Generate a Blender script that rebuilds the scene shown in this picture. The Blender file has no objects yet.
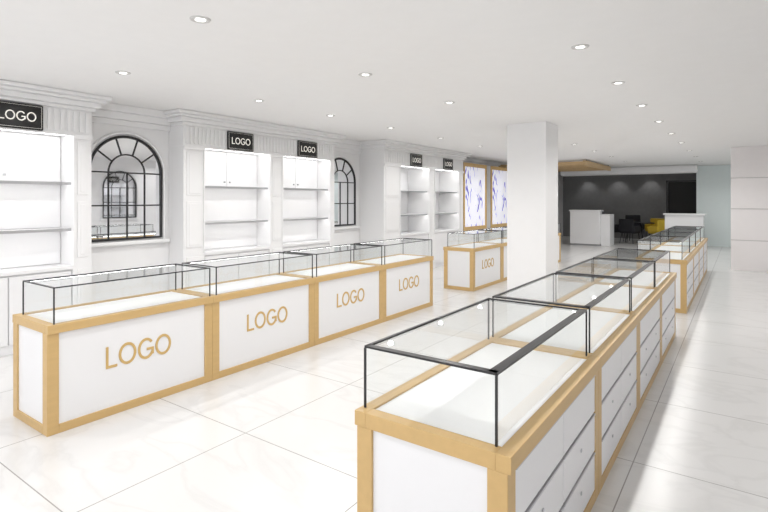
import bpy, bmesh, math, random
from mathutils import Vector
random.seed(4)
S=bpy.context.scene
S.view_settings.view_transform='Standard'
S.view_settings.look='None'
S.view_settings.exposure=0.0

# ---------------------------------------------------------------- materials
def mat(name,col,rough=0.5,metal=0.0,emit=None,es=0.0,spec=0.5,noise=0.0,nscale=8.0,stretch=(1,1,1)):
    m=bpy.data.materials.new(name); m.use_nodes=True
    nt=m.node_tree; b=nt.nodes['Principled BSDF']
    b.inputs['Base Color'].default_value=(*col,1)
    b.inputs['Roughness'].default_value=rough
    b.inputs['Metallic'].default_value=metal
    b.inputs['Specular IOR Level'].default_value=spec
    if emit:
        b.inputs['Emission Color'].default_value=(*emit,1)
        b.inputs['Emission Strength'].default_value=es
    if noise>0:
        tc=nt.nodes.new('ShaderNodeTexCoord'); mp=nt.nodes.new('ShaderNodeMapping')
        mp.inputs['Scale'].default_value=stretch
        n=nt.nodes.new('ShaderNodeTexNoise'); n.inputs['Scale'].default_value=nscale
        n.inputs['Detail'].default_value=4
        r=nt.nodes.new('ShaderNodeValToRGB')
        r.color_ramp.elements[0].position=0.3; r.color_ramp.elements[1].position=0.7
        r.color_ramp.elements[0].color=(*[c*(1-noise) for c in col],1)
        r.color_ramp.elements[1].color=(*[min(1,c*(1+noise*0.4)) for c in col],1)
        nt.links.new(tc.outputs['Object'],mp.inputs['Vector'])
        nt.links.new(mp.outputs[0],n.inputs['Vector'])
        nt.links.new(n.outputs[0],r.inputs[0]); nt.links.new(r.outputs[0],b.inputs['Base Color'])
    return m
WOOD=mat('gold_oak',(0.61,0.41,0.175),0.4,noise=0.05,nscale=5,stretch=(6,1,6))
GOLD=mat('gold_letter',(0.62,0.42,0.16),0.4,metal=0.1)
WHITE=mat('white_lacquer',(0.84,0.84,0.85),0.3)
DECK=mat('white_deck',(0.94,0.94,0.94),0.5)
WALL=mat('wall_paint',(0.87,0.87,0.875),0.55,noise=0.01)
TRIM=mat('trim_paint',(0.87,0.87,0.875),0.4)
CEIL=mat('ceiling_paint',(0.89,0.885,0.88),0.85,noise=0.01)
BLACK=mat('black_metal',(0.012,0.012,0.014),0.3)
SIGN=mat('sign_black',(0.01,0.01,0.01),0.2)
SIGNT=mat('sign_text',(0.8,0.78,0.72),0.4,emit=(1,0.97,0.9),es=0.35)
CHROME=mat('brushed_steel',(0.55,0.55,0.57),0.35,metal=0.85)
RING=mat('downlight_ring',(0.62,0.61,0.60),0.5)
GREY=mat('shadow_gap',(0.35,0.35,0.36),0.6)
LED=mat('led_strip',(1,1,1),0.5,emit=(1,0.99,0.97),es=11)
CLED=mat('case_led_strip',(1,1,1),0.5,emit=(1,0.99,0.97),es=6)
LENS=mat('lamp_lens',(1,1,1),0.5,emit=(1,0.98,0.94),es=5)
DARKWALL=mat('charcoal_wall',(0.25,0.25,0.255),0.7,noise=0.08)
DOORB=mat('doorway_black',(0.008,0.008,0.009),0.5)
BLUEW=mat('pale_blue_wall',(0.82,0.89,0.89),0.6,noise=0.01)
PINKW=mat('pale_pink_panel',(0.90,0.87,0.87),0.4,noise=0.01)
YEL=mat('mustard_fabric',(0.72,0.50,0.05),0.8,noise=0.1,nscale=30)
DGREY=mat('dark_fabric',(0.02,0.02,0.025),0.8,noise=0.2,nscale=30)
DWOOD=mat('slat_wood',(0.60,0.42,0.22),0.5,noise=0.15,nscale=5,stretch=(1,8,8))

def glassmat(name,tint,refl):
    m=bpy.data.materials.new(name); m.use_nodes=True; nt=m.node_tree
    for n in list(nt.nodes): nt.nodes.remove(n)
    o=nt.nodes.new('ShaderNodeOutputMaterial'); mx=nt.nodes.new('ShaderNodeMixShader')
    t=nt.nodes.new('ShaderNodeBsdfTransparent'); g=nt.nodes.new('ShaderNodeBsdfGlossy')
    f=nt.nodes.new('ShaderNodeFresnel'); f.inputs[0].default_value=1.5
    k=nt.nodes.new('ShaderNodeMath'); k.operation='MULTIPLY'; k.inputs[1].default_value=refl; k.use_clamp=True
    t.inputs[0].default_value=(*tint,1); g.inputs['Roughness'].default_value=0.01
    g.inputs['Color'].default_value=(1,1,1,1)
    nt.links.new(f.outputs[0],k.inputs[0]); nt.links.new(k.outputs[0],mx.inputs[0])
    nt.links.new(t.outputs[0],mx.inputs[1]); nt.links.new(g.outputs[0],mx.inputs[2])
    nt.links.new(mx.outputs[0],o.inputs[0]); return m
GLASS=glassmat('clear_glass',(0.955,0.968,0.968),1.0)
MIRROR=mat('mirror',(0.90,0.91,0.93),0.02,metal=1.0)

def floor_mat():
    m=bpy.data.materials.new('marble_tiles'); m.use_nodes=True; nt=m.node_tree; L=nt.links
    b=nt.nodes['Principled BSDF']
    geo=nt.nodes.new('ShaderNodeNewGeometry'); sp=nt.nodes.new('ShaderNodeSeparateXYZ')
    L.new(geo.outputs['Position'],sp.inputs[0])
    def M(op,a,bv=None):
        n=nt.nodes.new('ShaderNodeMath'); n.operation=op
        if hasattr(a,'type'): L.new(a,n.inputs[0])
        else: n.inputs[0].default_value=a
        if bv is not None:
            if hasattr(bv,'type'): L.new(bv,n.inputs[1])
            else: n.inputs[1].default_value=bv
        return n.outputs[0]
    def line(ax,off):
        a=M('ADD',sp.outputs[ax],off); a=M('DIVIDE',a,1.12); a=M('FRACT',a)
        a=M('SUBTRACT',a,0.5); a=M('ABSOLUTE',a); return M('GREATER_THAN',a,0.5-0.0030)
    g=M('MAXIMUM',line(0,2.78+11.2),line(1,-2.28+11.2))
    n1=nt.nodes.new('ShaderNodeTexNoise'); n1.inputs['Scale'].default_value=0.8; n1.inputs['Detail'].default_value=6
    n1.inputs['Distortion'].default_value=1.2
    mp=nt.nodes.new('ShaderNodeMapping'); mp.inputs['Scale'].default_value=(1.0,2.2,1); mp.inputs['Rotation'].default_value=(0,0,0.5)
    L.new(geo.outputs['Position'],mp.inputs[0]); L.new(mp.outputs[0],n1.inputs['Vector'])
    a=M('SUBTRACT',n1.outputs[0],0.5); a=M('ABSOLUTE',a)
    r=nt.nodes.new('ShaderNodeValToRGB')
    r.color_ramp.elements[0].position=0.0; r.color_ramp.elements[0].color=(0.71,0.705,0.70,1)
    r.color_ramp.elements[1].position=0.04; r.color_ramp.elements[1].color=(0.755,0.75,0.745,1)
    L.new(a,r.inputs[0])
    mx=nt.nodes.new('ShaderNodeMix'); mx.data_type='RGBA'
    L.new(g,mx.inputs['Factor']); L.new(r.outputs[0],mx.inputs['A'])
    mx.inputs['B'].default_value=(0.36,0.35,0.34,1)
    L.new(mx.outputs['Result'],b.inputs['Base Color'])
    b.inputs['Roughness'].default_value=0.22
    return m
FLOOR=floor_mat()

def poster_mat():
    m=bpy.data.materials.new('poster_print'); m.use_nodes=True; nt=m.node_tree; L=nt.links
    b=nt.nodes['Principled BSDF']
    tc=nt.nodes.new('ShaderNodeTexCoord'); mp=nt.nodes.new('ShaderNodeMapping')
    mp.inputs['Scale'].default_value=(1,1.6,0.7)
    n=nt.nodes.new('ShaderNodeTexNoise'); n.inputs['Scale'].default_value=2.6; n.inputs['Detail'].default_value=3
    n.inputs['Distortion'].default_value=1.4
    r=nt.nodes.new('ShaderNodeValToRGB'); cr=r.color_ramp
    cr.elements[0].position=0.35; cr.elements[0].color=(0.14,0.13,0.48,1)
    cr.elements[1].position=0.44; cr.elements[1].color=(0.84,0.85,0.92,1)
    e=cr.elements.new(0.405); e.color=(0.55,0.55,0.80,1)
    L.new(tc.outputs['Object'],mp.inputs[0]); L.new(mp.outputs[0],n.inputs['Vector'])
    L.new(n.outputs[0],r.inputs[0]); L.new(r.outputs[0],b.inputs['Base Color'])
    L.new(r.outputs[0],b.inputs['Emission Color']); b.inputs['Emission Strength'].default_value=0.35
    return m
POSTER=poster_mat()

# ---------------------------------------------------------------- helpers
def link(o): S.collection.objects.link(o)
def boxmesh(name,bl):
    vs=[];fs=[]
    for (x0,x1,y0,y1,z0,z1) in bl:
        k=len(vs)
        vs+=[(x0,y0,z0),(x1,y0,z0),(x1,y1,z0),(x0,y1,z0),(x0,y0,z1),(x1,y0,z1),(x1,y1,z1),(x0,y1,z1)]
        for f in [(0,3,2,1),(4,5,6,7),(0,1,5,4),(1,2,6,5),(2,3,7,6),(3,0,4,7)]:
            fs.append(tuple(k+i for i in f))
    me=bpy.data.meshes.new(name); me.from_pydata(vs,[],fs); me.update(); return me
def bev(o,w,seg=2):
    md=o.modifiers.new('bevel','BEVEL'); md.width=w; md.segments=seg; md.limit_method='ANGLE'
# sans-serif LOGO lettering as flat solid strokes; local x right, y up, cap height 1
def logo_mesh(name,ext,st=0.125):
    vs=[];fs=[]
    def poly(loop_pairs,e=ext):
        k=len(vs);n=len(loop_pairs)
        for a,b in loop_pairs:
            vs.extend([(a[0],a[1],0),(b[0],b[1],0),(a[0],a[1],e),(b[0],b[1],e)])
        for i in range(n-1):
            p=k+4*i;q=p+4
            fs.extend([(p+2,p+3,q+3,q+2),(p,q,q+1,p+1),(p+1,q+1,q+3,p+3),(p,p+2,q+2,q)])
        fs.extend([(k,k+1,k+3,k+2)]); z=k+4*(n-1); fs.extend([(z,z+2,z+3,z+1)])
    def rect(x0,x1,y0,y1,e=ext): poly([((x0,y1),(x0,y0)),((x1,y1),(x1,y0))],e)
    def arc(cx,rx,ry,a0,a1,n=40):
        L=[]
        for i in range(n+1):
            t=math.radians(a0+(a1-a0)*i/n); c,s=math.cos(t),math.sin(t)
            L.append(((cx+(rx-st)*c,0.5+(ry-st)*s),(cx+rx*c,0.5+ry*s)))
        poly(L)
    x=0.0
    rect(x,x+st,0,1); rect(x+st,x+0.58,0,st*0.95); x+=0.66
    arc(x+0.47,0.47,0.515,0,360); x+=1.04
    arc(x+0.46,0.46,0.515,38,335); rect(x+0.50,x+0.90,0.40,0.40+st*0.95,ext*1.15); rect(x+0.90-st,x+0.90,0.17,0.40,ext*1.15); x+=1.0
    arc(x+0.47,0.47,0.515,0,360); x+=0.94
    vs2=[(v[0]-x/2,v[1]-0.5,v[2]) for v in vs]
    me=bpy.data.meshes.new(name); me.from_pydata(vs2,[],fs); me.update()
    bm=bmesh.new(); bm.from_mesh(me); bmesh.ops.recalc_face_normals(bm,faces=bm.faces); bm.to_mesh(me); bm.free()
    return me,x
class Obj:
    def __init__(s,name,loc,rz=0):
        s.r=bpy.data.objects.new(name,None); s.r.location=loc; s.r.rotation_euler=(0,0,rz)
        s.r.empty_display_size=0.1; link(s.r)
    def add(s,o,m=None):
        link(o); o.parent=s.r
        if m is not None: o.data.materials.append(m)
        return o
    def boxes(s,name,bl,m,b=0,seg=2):
        o=bpy.data.objects.new(name,boxmesh(name,bl)); s.add(o,m)
        if b: bev(o,b,seg)
        return o
    def quads(s,name,qs,m):
        vs=[];fs=[]
        for q in qs:
            k=len(vs); vs+=q; fs.append(tuple(range(k,k+len(q))))
        me=bpy.data.meshes.new(name); me.from_pydata(vs,[],fs); me.update()
        return s.add(bpy.data.objects.new(name,me),m)
    def cyl(s,name,c,r1,r2,h,m,seg=24):
        me=bpy.data.meshes.new(name); bm=bmesh.new()
        bmesh.ops.create_cone(bm,cap_ends=True,segments=seg,radius1=r1,radius2=r2,depth=h)
        bmesh.ops.translate(bm,verts=bm.verts,vec=(c[0],c[1],c[2]+h/2)); bm.to_mesh(me); bm.free()
        return s.add(bpy.data.objects.new(name,me),m)
    def curve(s,name,lines,rad,m):
        cu=bpy.data.curves.new(name,'CURVE'); cu.dimensions='3D'; cu.bevel_depth=rad; cu.bevel_resolution=2
        cu.use_fill_caps=True
        for pts in lines:
            sp=cu.splines.new('POLY'); sp.points.add(len(pts)-1)
            for i,p in enumerate(pts): sp.points[i].co=(*p,1)
        return s.add(bpy.data.objects.new(name,cu),m)
    def logo(s,name,loc,rz,width,height,m,ext=0.004):
        me,w=logo_mesh(name,ext)
        o=bpy.data.objects.new(name,me); s.add(o,m)
        o.scale=(width/w,height/1.03,1); o.location=loc; o.rotation_euler=(math.pi/2,0,rz)
        return o
def single(name,bl,m,b=0):
    o=bpy.data.objects.new(name,boxmesh(name,bl)); link(o); o.data.materials.append(m)
    if b: bev(o,b)
    return o

H=2.8; XL=-6.5; XR=1.6
# ---------------------------------------------------------------- shell
single('floor',[(XL-0.15,XR+0.15,-3,23.2,-0.1,0)],FLOOR)
single('ceiling',[(XL-0.15,XR+0.15,-3,23.2,H,H+0.1)],CEIL)
single('wall_left',[(XL-0.15,XL,-3,23.2,0,H)],WALL)
single('wall_right',[(XR,XR+0.15,-3,14.0,0,H)],WALL)
single('wall_lounge_back',[(XL,-2.45,23.0,23.15,0,H),(-2.45,-1.38,23.0,23.15,2.38,H)],DARKWALL)
single('wall_lounge_side',[(-1.30,-1.20,21.0,23.15,0,H)],DARKWALL)
single('wall_blue',[(-1.30,XR+0.15,20.9,21.0,0,H)],BLUEW)
single('wall_blue_side',[(XR,XR+0.15,14.2,20.9,0,H)],BLUEW)
single('wall_panelled',[(-0.2,XR+0.15,14.0,14.2,0,0.68),(-0.2,XR+0.15,14.0,14.2,0.70,1.39),(-0.2,XR+0.15,14.0,14.2,1.41,2.09),(-0.2,XR+0.15,14.0,14.2,2.11,H),(-0.19,XR+0.15,14.012,14.19,0,H)],PINKW)
single('trim_4',[(-0.2,XR,13.992,14.0,z,z+0.02) for z in (0.68,1.39,2.09)],RING)
d=Obj('door_1',(-1.88,23.05,0))
d.boxes('leaf',[(-0.57,0.57,0.03,0.09,0,2.38)],DOORB)
d.boxes('jamb',[(-0.58,-0.52,-0.07,0.03,0,2.38),(0.52,0.58,-0.07,0.03,0,2.38),(-0.58,0.58,-0.07,0.03,2.32,2.38)],BLACK)
single('trim_bulkhead',[(-5.75,-1.2,19.9,20.3,2.52,H)],TRIM,0.08)
single('baseboard_left',[(XL,XL+0.015,-3,-0.45,0,0.1),(XL,XL+0.015,2.85,3.98,0,0.1),(XL,XL+0.015,7.15,8.28,0,0.1)],TRIM)
single('baseboard_right',[(XR-0.015,XR,-3,13.98,0,0.1)],TRIM)
for i,(a,b) in enumerate([(2.82,4.0),(7.1,8.3),(11.85,19.9)]):
    single('trim_%d'%(i+1),[(XL,XL+0.05,a,b,2.55,2.62),(XL,XL+0.09,a,b,2.62,2.71),(XL,XL+0.14,a,b,2.71,H)],TRIM,0.008)
pl=Obj('pillar',(-2.74,8.01,0))
pl.boxes('shaft',[(-0.31,0.31,-0.31,0.31,0.0,H)],WALL,0.004)
pl.boxes('skirting',[(-0.32,0.32,-0.32,0.32,0.0,0.1)],TRIM,0.004)

# ---------------------------------------------------------------- wall cabinets
def cabinet(Xf,y0,y1,bays,signs):
    o=Obj('wall_display_cabinet',(Xf,y0,0)); D=Xf-XL-0.005; L=y1-y0
    B=[(a-y0,b-y0) for a,b in bays]
    o.boxes('back_panel',[(-D,-D+0.03,0,L,0,H-0.002)],TRIM)
    e=[0]+[v for ab in B for v in ab]+[L]
    pil=[(e[i],e[i+1]) for i in range(0,len(e),2)]
    o.boxes('pilasters',[(-D+0.03,0,a,b,0,2.34) for a,b in pil],TRIM,0.004)
    pp=[]
    for a,b in pil:
        w=b-a
        if w<0.14: continue
        i=0.045
        for z0,z1 in [(0.16,0.82),(0.95,1.58),(1.66,2.26)]:
            pp+=[(0,0.012,a+i,b-i,z0,z1)]
            pp+=[(0.012,0.018,a+i+0.03,b-i-0.03,z0+0.03,z1-0.03)]
        pp+=[(0,0.02,a,b,0,0.12),(0,0.025,a-0.0,b,2.29,2.34)]
    o.boxes('pilaster_panels',pp,TRIM,0.003)
    o.boxes('frieze',[(-D+0.03,0.0,0,L,2.34,2.62)],TRIM)
    ribs=[];y=0.03
    while y<L-0.05:
        ribs.append((0,0.014,y,y+0.04,2.37,2.60)); y+=0.065
    o.boxes('frieze_flutes',ribs,TRIM,0.003)
    xn=-D+0.03
    o.boxes('cornice',[(xn,0.035,-0.035,L+0.035,2.62,2.66),(xn,0.075,-0.075,L+0.075,2.66,2.72),(xn,0.13,-0.13,L+0.13,2.72,2.755),(xn,0.16,-0.16,L+0.16,2.755,H-0.002)],TRIM,0.01)
    base=[];doors=[];sh=[];led=[];up=[];kn=[];edge=[];fr=[]
    for a,b in B:
        m=(a+b)/2
        base+=[(-D+0.03,-0.03,a,b,0,0.82),(-D+0.03,0.0,a,b,0.82,0.86)]
        doors+=[(-0.03,-0.01,a+0.015,m-0.005,0.1,0.8),(-0.03,-0.01,m+0.005,b-0.015,0.1,0.8)]
        sh+=[(-D+0.03,-0.05,a,b,1.262,1.28),(-D+0.03,-0.05,a,b,1.782,1.80)]
        edge+=[(-0.05,-0.045,a,b,1.25,1.28),(-0.05,-0.045,a,b,1.77,1.80)]
        led+=[(-0.075,-0.055,a+0.02,b-0.02,1.776,1.782),(-0.075,-0.055,a+0.02,b-0.02,1.256,1.262),(-0.09,-0.04,a+0.02,b-0.02,2.328,2.339)]
        up+=[(-D+0.03,-D+0.05,a+0.01,m-0.004,1.81,2.33),(-D+0.03,-D+0.05,m+0.004,b-0.01,1.81,2.33),
             (-D+0.03,-D+0.045,a+0.01,b-0.01,0.87,1.255),
             (-D+0.03,-D+0.045,a+0.01,b-0.01,1.285,1.775)]
        for s_ in (-0.05,0.05): kn.append((-D+0.05,-D+0.075,m+s_-0.012,m+s_+0.012,1.86,1.884))
        fr+=[(0,0.015,a-0.025,a,0.86,2.34),(0,0.015,b,b+0.025,0.86,2.34),(0,0.015,a-0.025,b+0.025,2.32,2.345)]
    o.boxes('base_cupboard',base,WHITE,0.003); o.boxes('cupboard_doors',doors,WHITE,0.004)
    o.boxes('shelves',sh,WHITE,0.002); o.boxes('shelf_edges',edge,CHROME); o.boxes('led_strips',led,LED)
    o.boxes('upper_doors',up,WHITE,0.003); o.boxes('knobs',kn,CHROME,0.004); o.boxes('opening_frame',fr,TRIM,0.003)
    for c in signs:
        g=Obj('logo_sign',(Xf+0.013,c,2.475))
        g.boxes('plaque',[(0,0.03,-0.24,0.24,-0.135,0.135)],SIGN,0.012,3)
        g.curve('border',[[(0.031,-0.22,-0.115),(0.031,0.22,-0.115),(0.031,0.22,0.115),(0.031,-0.22,0.115),(0.031,-0.22,-0.115)]],0.0015,SIGNT)
        g.logo('lettering',(0.031,0,0),math.pi/2,0.34,0.10,SIGNT,0.003)
cabinet(-6.15,-0.4,2.82,[(-0.15,1.12),(1.4,2.62)],[0.48,2.07])
cabinet(-6.15,4.0,7.1,[(4.33,5.53),(5.81,6.97)],[4.93,6.36])
cabinet(-5.88,8.3,11.85,[(8.9,10.1),(10.37,11.6)],[9.5,10.98])

# ---------------------------------------------------------------- arched mirrors
def arched(loc,rz):
    o=Obj('arched_mirror',loc,rz)
    R=0.465; z0=0.0; zs=0.85
    N=28
    arc=[(0.0,R*math.cos(math.pi*i/N),zs+R*math.sin(math.pi*i/N)) for i in range(N+1)]
    poly=[(0.012,-R,z0),(0.012,R,z0)]+[(0.012,p[1],p[2]) for p in arc]
    o.quads('mirror_pane',[poly],MIRROR)
    out=[(0.018,p[1],p[2]) for p in ([(0,-R,z0),(0,R,z0)]+arc+[(0,-R,z0)])]
    o.curve('outer_frame',[out],0.018,BLACK)
    def ring(r): return [(0.018,r*math.cos(math.pi*i/N),zs+r*math.sin(math.pi*i/N)) for i in range(N+1)]
    li=[ring(0.235)]
    for z in (zs,0.43): li.append([(0.018,-R,z),(0.018,R,z)])
    for y in (-0.235,0.0,0.235): li.append([(0.018,y,z0),(0.018,y,zs)])
    for a in (36,72,108,144):
        t=math.radians(a); li.append([(0.018,0.235*math.cos(t),zs+0.235*math.sin(t)),(0.018,R*math.cos(t),zs+R*math.sin(t))])
    o.curve('glazing_bars',li,0.0095,BLACK)
    R2=R+0.05
    sur=[(0.012,R2*math.cos(math.pi*i/N),zs+R2*math.sin(math.pi*i/N)) for i in range(N+1)]
    o.curve('plaster_surround',[[(0.012,R2,-0.03)]+sur+[(0.012,-R2,-0.03)]],0.02,TRIM)
    o.boxes('sill',[(0,0.08,-0.56,0.56,-0.075,-0.03)],TRIM,0.008)
arched((XL,3.41,1.10),0)
arched((XL,7.66,1.10),0)
arched((XR,7.45,1.10),math.pi)
arched((XR,3.43,1.10),math.pi)
arched((XR,11.4,1.10),math.pi)

# ---------------------------------------------------------------- display counters
def counter(x0,x1,y0,L,front,last=False):
    """front=+1 -> logo panel on +X side, drawers on -X; -1 the reverse"""
    W=x1-x0; hw=W/2; hl=L/2-0.001
    o=Obj('display_counter',((x0+x1)/2,y0+L/2,0))
    zt=0.75; i=0.012; p=0.074
    X=hw-i; Y=hl-0.0
    fr=[]
    for sx in (-1,1):
        for sy in (-1,1):
            xa,xb=sorted((sx*X,sx*(X-p))); ya,yb=sorted((sy*Y,sy*(Y-p)))
            fr.append((xa,xb,ya,yb,0,0.69))
    for sx in (-1,1):
        xa,xb=sorted((sx*X,sx*(X-0.03))); fr.append((xa,xb,-Y+p,Y-p,0,0.06))
    for sy in (-1,1):
        ya,yb=sorted((sy*Y,sy*(Y-0.03))); fr.append((-X+p,X-p,ya,yb,0,0.06))
    o.boxes('wood_frame',fr,WOOD,0.003)
    r=0.055
    o.boxes('top_rim',[(-hw,-hw+r,-hl,hl,0.69,zt),(hw-r,hw,-hl,hl,0.69,zt),(-hw+r,hw-r,-hl,-hl+r,0.69,zt),(-hw+r,hw-r,hl-r,hl,0.69,zt)],WOOD,0.002)
    o.boxes('deck',[(-hw+r,hw-r,-hl+r,hl-r,0.70,0.742)],DECK)
    q=0.012
    o.boxes('carcass_panels',[(-X+q,X-q,-Y+q,Y-q,0.02,0.69)],WHITE)
    xf=front*(X-q)
    o.logo('logo_lettering',(xf,0,0.43),front*math.pi/2,0.52,0.165,GOLD,0.005)
    s=-front; dr=[];hn=[];lk=[]
    xs=s*(X-q)
    for c0,c1 in ((-Y+p+0.006,-0.004),(0.004,Y-p-0.006)):
        for k in range(3):
            za=0.068+k*0.207; zb=za+0.200
            a,b=sorted((xs,xs+s*0.010)); dr.append((a,b,c0,c1,za,zb-0.014))
            a,b=sorted((xs,xs+s*0.014)); hn.append((a,b,c0,c1,zb-0.012,zb-0.002))
        a,b=sorted((xs+s*0.010,xs+s*0.016)); cm=(c0+c1)/2
        lk.append((a,b,cm-0.008,cm+0.008,0.175,0.191))
        lk.append((a,b,cm-0.008,cm+0.008,0.382,0.398))
    o.boxes('drawers',dr,WHITE,0.002); o.boxes('drawer_pulls',hn,CHROME,0.002); o.boxes('locks',lk,CHROME,0.004)
    zg=0.995
    gl=-hw+(0.02 if front<0 else 0.07); gr=hw-(0.07 if front<0 else 0.02)
    ga=-hl+0.045; gb=hl-0.02
    qs=[[(gl,ga,zg),(gr,ga,zg),(gr,gb,zg),(gl,gb,zg)],
        [(gl,ga,zt),(gl,gb,zt),(gl,gb,zg),(gl,ga,zg)],
        [(gr,ga,zt),(gr,gb,zt),(gr,gb,zg),(gr,ga,zg)],
        [(gl,ga,zt),(gr,ga,zt),(gr,ga,zg),(gl,ga,zg)]]
    if last: qs.append([(gl,gb,zt),(gr,gb,zt),(gr,gb,zg),(gl,gb,zg)])
    o.quads('glass_case',qs,GLASS)
    t=0.008;w=0.034;wn=0.010
    ws=w if front<0 else wn; wl=wn if front<0 else w
    k=[(gl-t/2,gl+wl,ga,gb,zg,zg+t),(gr-ws,gr+t/2,ga,gb,zg,zg+t),(gl,gr,ga-t/2,ga+(w*0.8 if front<0 else wn),zg,zg+t),(gl,gr,gb-wn,gb+t/2,zg,zg+t)]
    for x in (gl,gr):
        for y in (ga,gb): k.append((x-0.004,x+0.004,y-0.004,y+0.004,zt,zg))
    o.boxes('case_edging',k,BLACK)
    # LED tape tucked under the broad edge band
    if front<0: o.boxes('case_led',[(gr-0.026,gr-0.012,ga+0.03,gb-0.03,zg-0.006,zg-0.001)],CLED)
    else: o.boxes('case_led',[(gl+0.012,gl+0.026,ga+0.03,gb-0.03,zg-0.006,zg-0.001)],CLED)
LC=1.305
for row0 in (1.465,8.1):
    for j in range(4): counter(-4.42,-3.81,row0+j*LC,LC,1,j==3)
for row0 in (1.60,8.25):
    for j in range(4): counter(-1.28,-0.62,row0+j*LC,LC,-1,j==3)

# ---------------------------------------------------------------- light-box posters
def poster(yc):
    o=Obj('lightbox_poster',(XL,yc,0))
    o.boxes('box',[(0.0,0.48,-0.74,0.74,0.78,2.60)],TRIM)
    o.boxes('print',[(0.48,0.486,-0.66,0.66,0.88,2.50)],POSTER)
    o.boxes('frame',[(0.48,0.51,-0.74,-0.66,0.78,2.60),(0.48,0.51,0.66,0.74,0.78,2.60),(0.48,0.51,-0.66,0.66,0.78,0.88),(0.48,0.51,-0.66,0.66,2.50,2.60)],WOOD,0.004)
    o.boxes('plinth',[(0.0,0.44,-0.7,0.7,0,0.78)],TRIM,0.004)
poster(12.85); poster(14.65)

# ---------------------------------------------------------------- ceiling slats
o=Obj('slatted_wood_canopy',(-5.1,17.2,2.62))
o.boxes('slats',[(-1.35,1.35,-1.7+k*0.28,-1.7+k*0.28+0.07,0.02,0.12) for k in range(13)],DWOOD)
o.boxes('bearers',[(-1.38,-1.30,-1.75,1.75,0,0.14),(1.30,1.38,-1.75,1.75,0,0.14)],DWOOD)
o.boxes('hangers',[(x,x+0.02,y,y+0.02,0.14,0.178) for x in (-1.34,1.33) for y in (-1.5,1.5)],BLACK)

# ---------------------------------------------------------------- lounge furniture
o=Obj('reception_desk',(-4.5,18.8,0))
o.boxes('front_panel',[(-0.5,0.5,-0.25,0.1,0.06,1.2)],WHITE,0.01)
o.boxes('desk_top',[(-0.53,0.53,-0.28,0.2,1.2,1.25)],WHITE,0.008)
o.boxes('kick',[(-0.48,0.48,-0.22,0.1,0,0.06)],GREY)
o.boxes('return_unit',[(0.5,0.80,-0.1,0.6,0,1.10)],WHITE,0.01)
o=Obj('bar_counter',(-1.55,19.5,0))
o.boxes('body',[(-0.55,0.55,-0.25,0.25,0.06,1.10)],WHITE,0.01)
o.boxes('worktop',[(-0.6,0.6,-0.3,0.3,1.10,1.15)],WHITE,0.008)
o.boxes('kick',[(-0.5,0.5,-0.2,0.2,0,0.06)],GREY)
def chair(x,y,rz,m,back=0.88):
    o=Obj('armchair',(x,y,0),rz)
    o.boxes('seat',[(-0.26,0.26,-0.26,0.26,0.38,0.48)],m,0.035,3)
    o.boxes('backrest',[(-0.28,0.28,0.21,0.29,0.44,back)],m,0.035,3)
    o.boxes('arms',[(-0.31,-0.25,-0.2,0.27,0.44,0.66),(0.25,0.31,-0.2,0.27,0.44,0.66)],m,0.025,3)
    o.curve('legs',[[(sx*0.2,sy*0.2,0.39),(sx*0.25,sy*0.25,0.008)] for sx in (-1,1) for sy in (-1,1)],0.012,BLACK)
def table(x,y,r,h):
    o=Obj('cafe_table',(x,y,0))
    o.cyl('top',(0,0,h-0.03),r,r,0.03,BLACK,32); o.cyl('stem',(0,0,0.02),0.03,0.03,h-0.05,BLACK); o.cyl('foot',(0,0,0),0.24,0.22,0.02,BLACK,32)
table(-3.05,21.2,0.4,0.75)
chair(-2.45,20.7,-2.3,YEL); chair(-2.35,21.6,-1.0,YEL); chair(-2.75,22.1,-0.3,YEL)
chair(-3.85,20.8,1.9,DGREY,1.0); chair(-3.45,22.0,0.4,DGREY,1.0); chair(-3.35,20.4,2.8,DGREY,0.9)
table(-4.6,21.6,0.35,0.75); chair(-4.6,22.3,0,DGREY,1.0)

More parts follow.
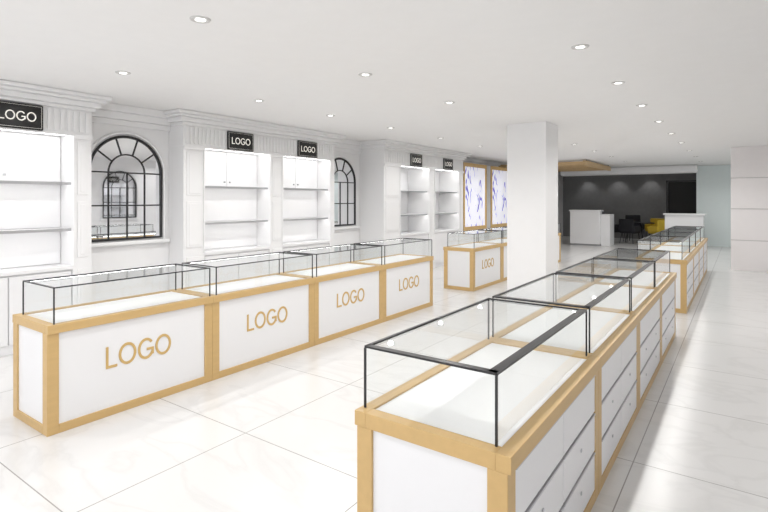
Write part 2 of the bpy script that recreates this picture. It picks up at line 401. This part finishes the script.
# ---------------------------------------------------------------- downlights
def downlight(x,y,P=37,z=H,ang=165):
    o=Obj('ceiling_downlight',(x,y,z))
    me=bpy.data.meshes.new('trim_ring'); bm=bmesh.new(); n=28
    prof=[(0.030,-0.002),(0.036,-0.004),(0.050,-0.011),(0.063,-0.008),(0.068,0.0)]
    rows=[[bm.verts.new((r*math.cos(2*math.pi*i/n),r*math.sin(2*math.pi*i/n),zz)) for i in range(n)] for r,zz in prof]
    for a in range(len(rows)-1):
        for i in range(n): bm.faces.new((rows[a][i],rows[a][(i+1)%n],rows[a+1][(i+1)%n],rows[a+1][i]))
    bm.to_mesh(me); bm.free()
    o.add(bpy.data.objects.new('trim_ring',me),RING)
    o.cyl('lens',(0,0,-0.006),0.031,0.031,0.005,LENS,28)
    l=bpy.data.lights.new('lamp','SPOT'); l.energy=P; l.spot_size=math.radians(ang); l.spot_blend=0.6
    l.shadow_soft_size=0.04; l.color=(1,0.985,0.965)
    lo=bpy.data.objects.new('lamp',l); o.add(lo); lo.location=(0,0,-0.03)
for x,ys in ((-1.03,[0.6,2.35,4.11,5.6,7.1,8.7,10.4,12.2,14.2,16.3,18.4]),  # farthest lamp of this row is added to brighten the blue wall
             (-2.93,[0.3,2.03,3.83,5.53,9.6,11.2,13.0,15.0,17.0]),
             (-4.75,[0.8,2.46,4.1,5.4,6.9,8.6,10.4,12.2,14.2])):
    for y in ys: downlight(x,y)
for y in (8.5,11.8,17.0,19.2): downlight(0.75,y,30)  # extra out-of-view lamps, added only to brighten the blue and panelled walls
for x in (-3.0,-4.2,-5.4): downlight(x,22.65,14,H,90)

# ---------------------------------------------------------------- world, camera
w=bpy.data.worlds.new('world'); S.world=w; w.use_nodes=True
bg=w.node_tree.nodes['Background']; bg.inputs[0].default_value=(0.98,0.98,1,1); bg.inputs[1].default_value=1.9
c=bpy.data.cameras.new('camera'); co=bpy.data.objects.new('camera',c); link(co)
c.sensor_width=36; c.lens=505/768*36; c.shift_y=-56/768; c.clip_end=100; c.clip_start=0.05
co.location=(0,0,1.6); co.rotation_euler=(math.pi/2,0,math.radians(35.3))
S.camera=co
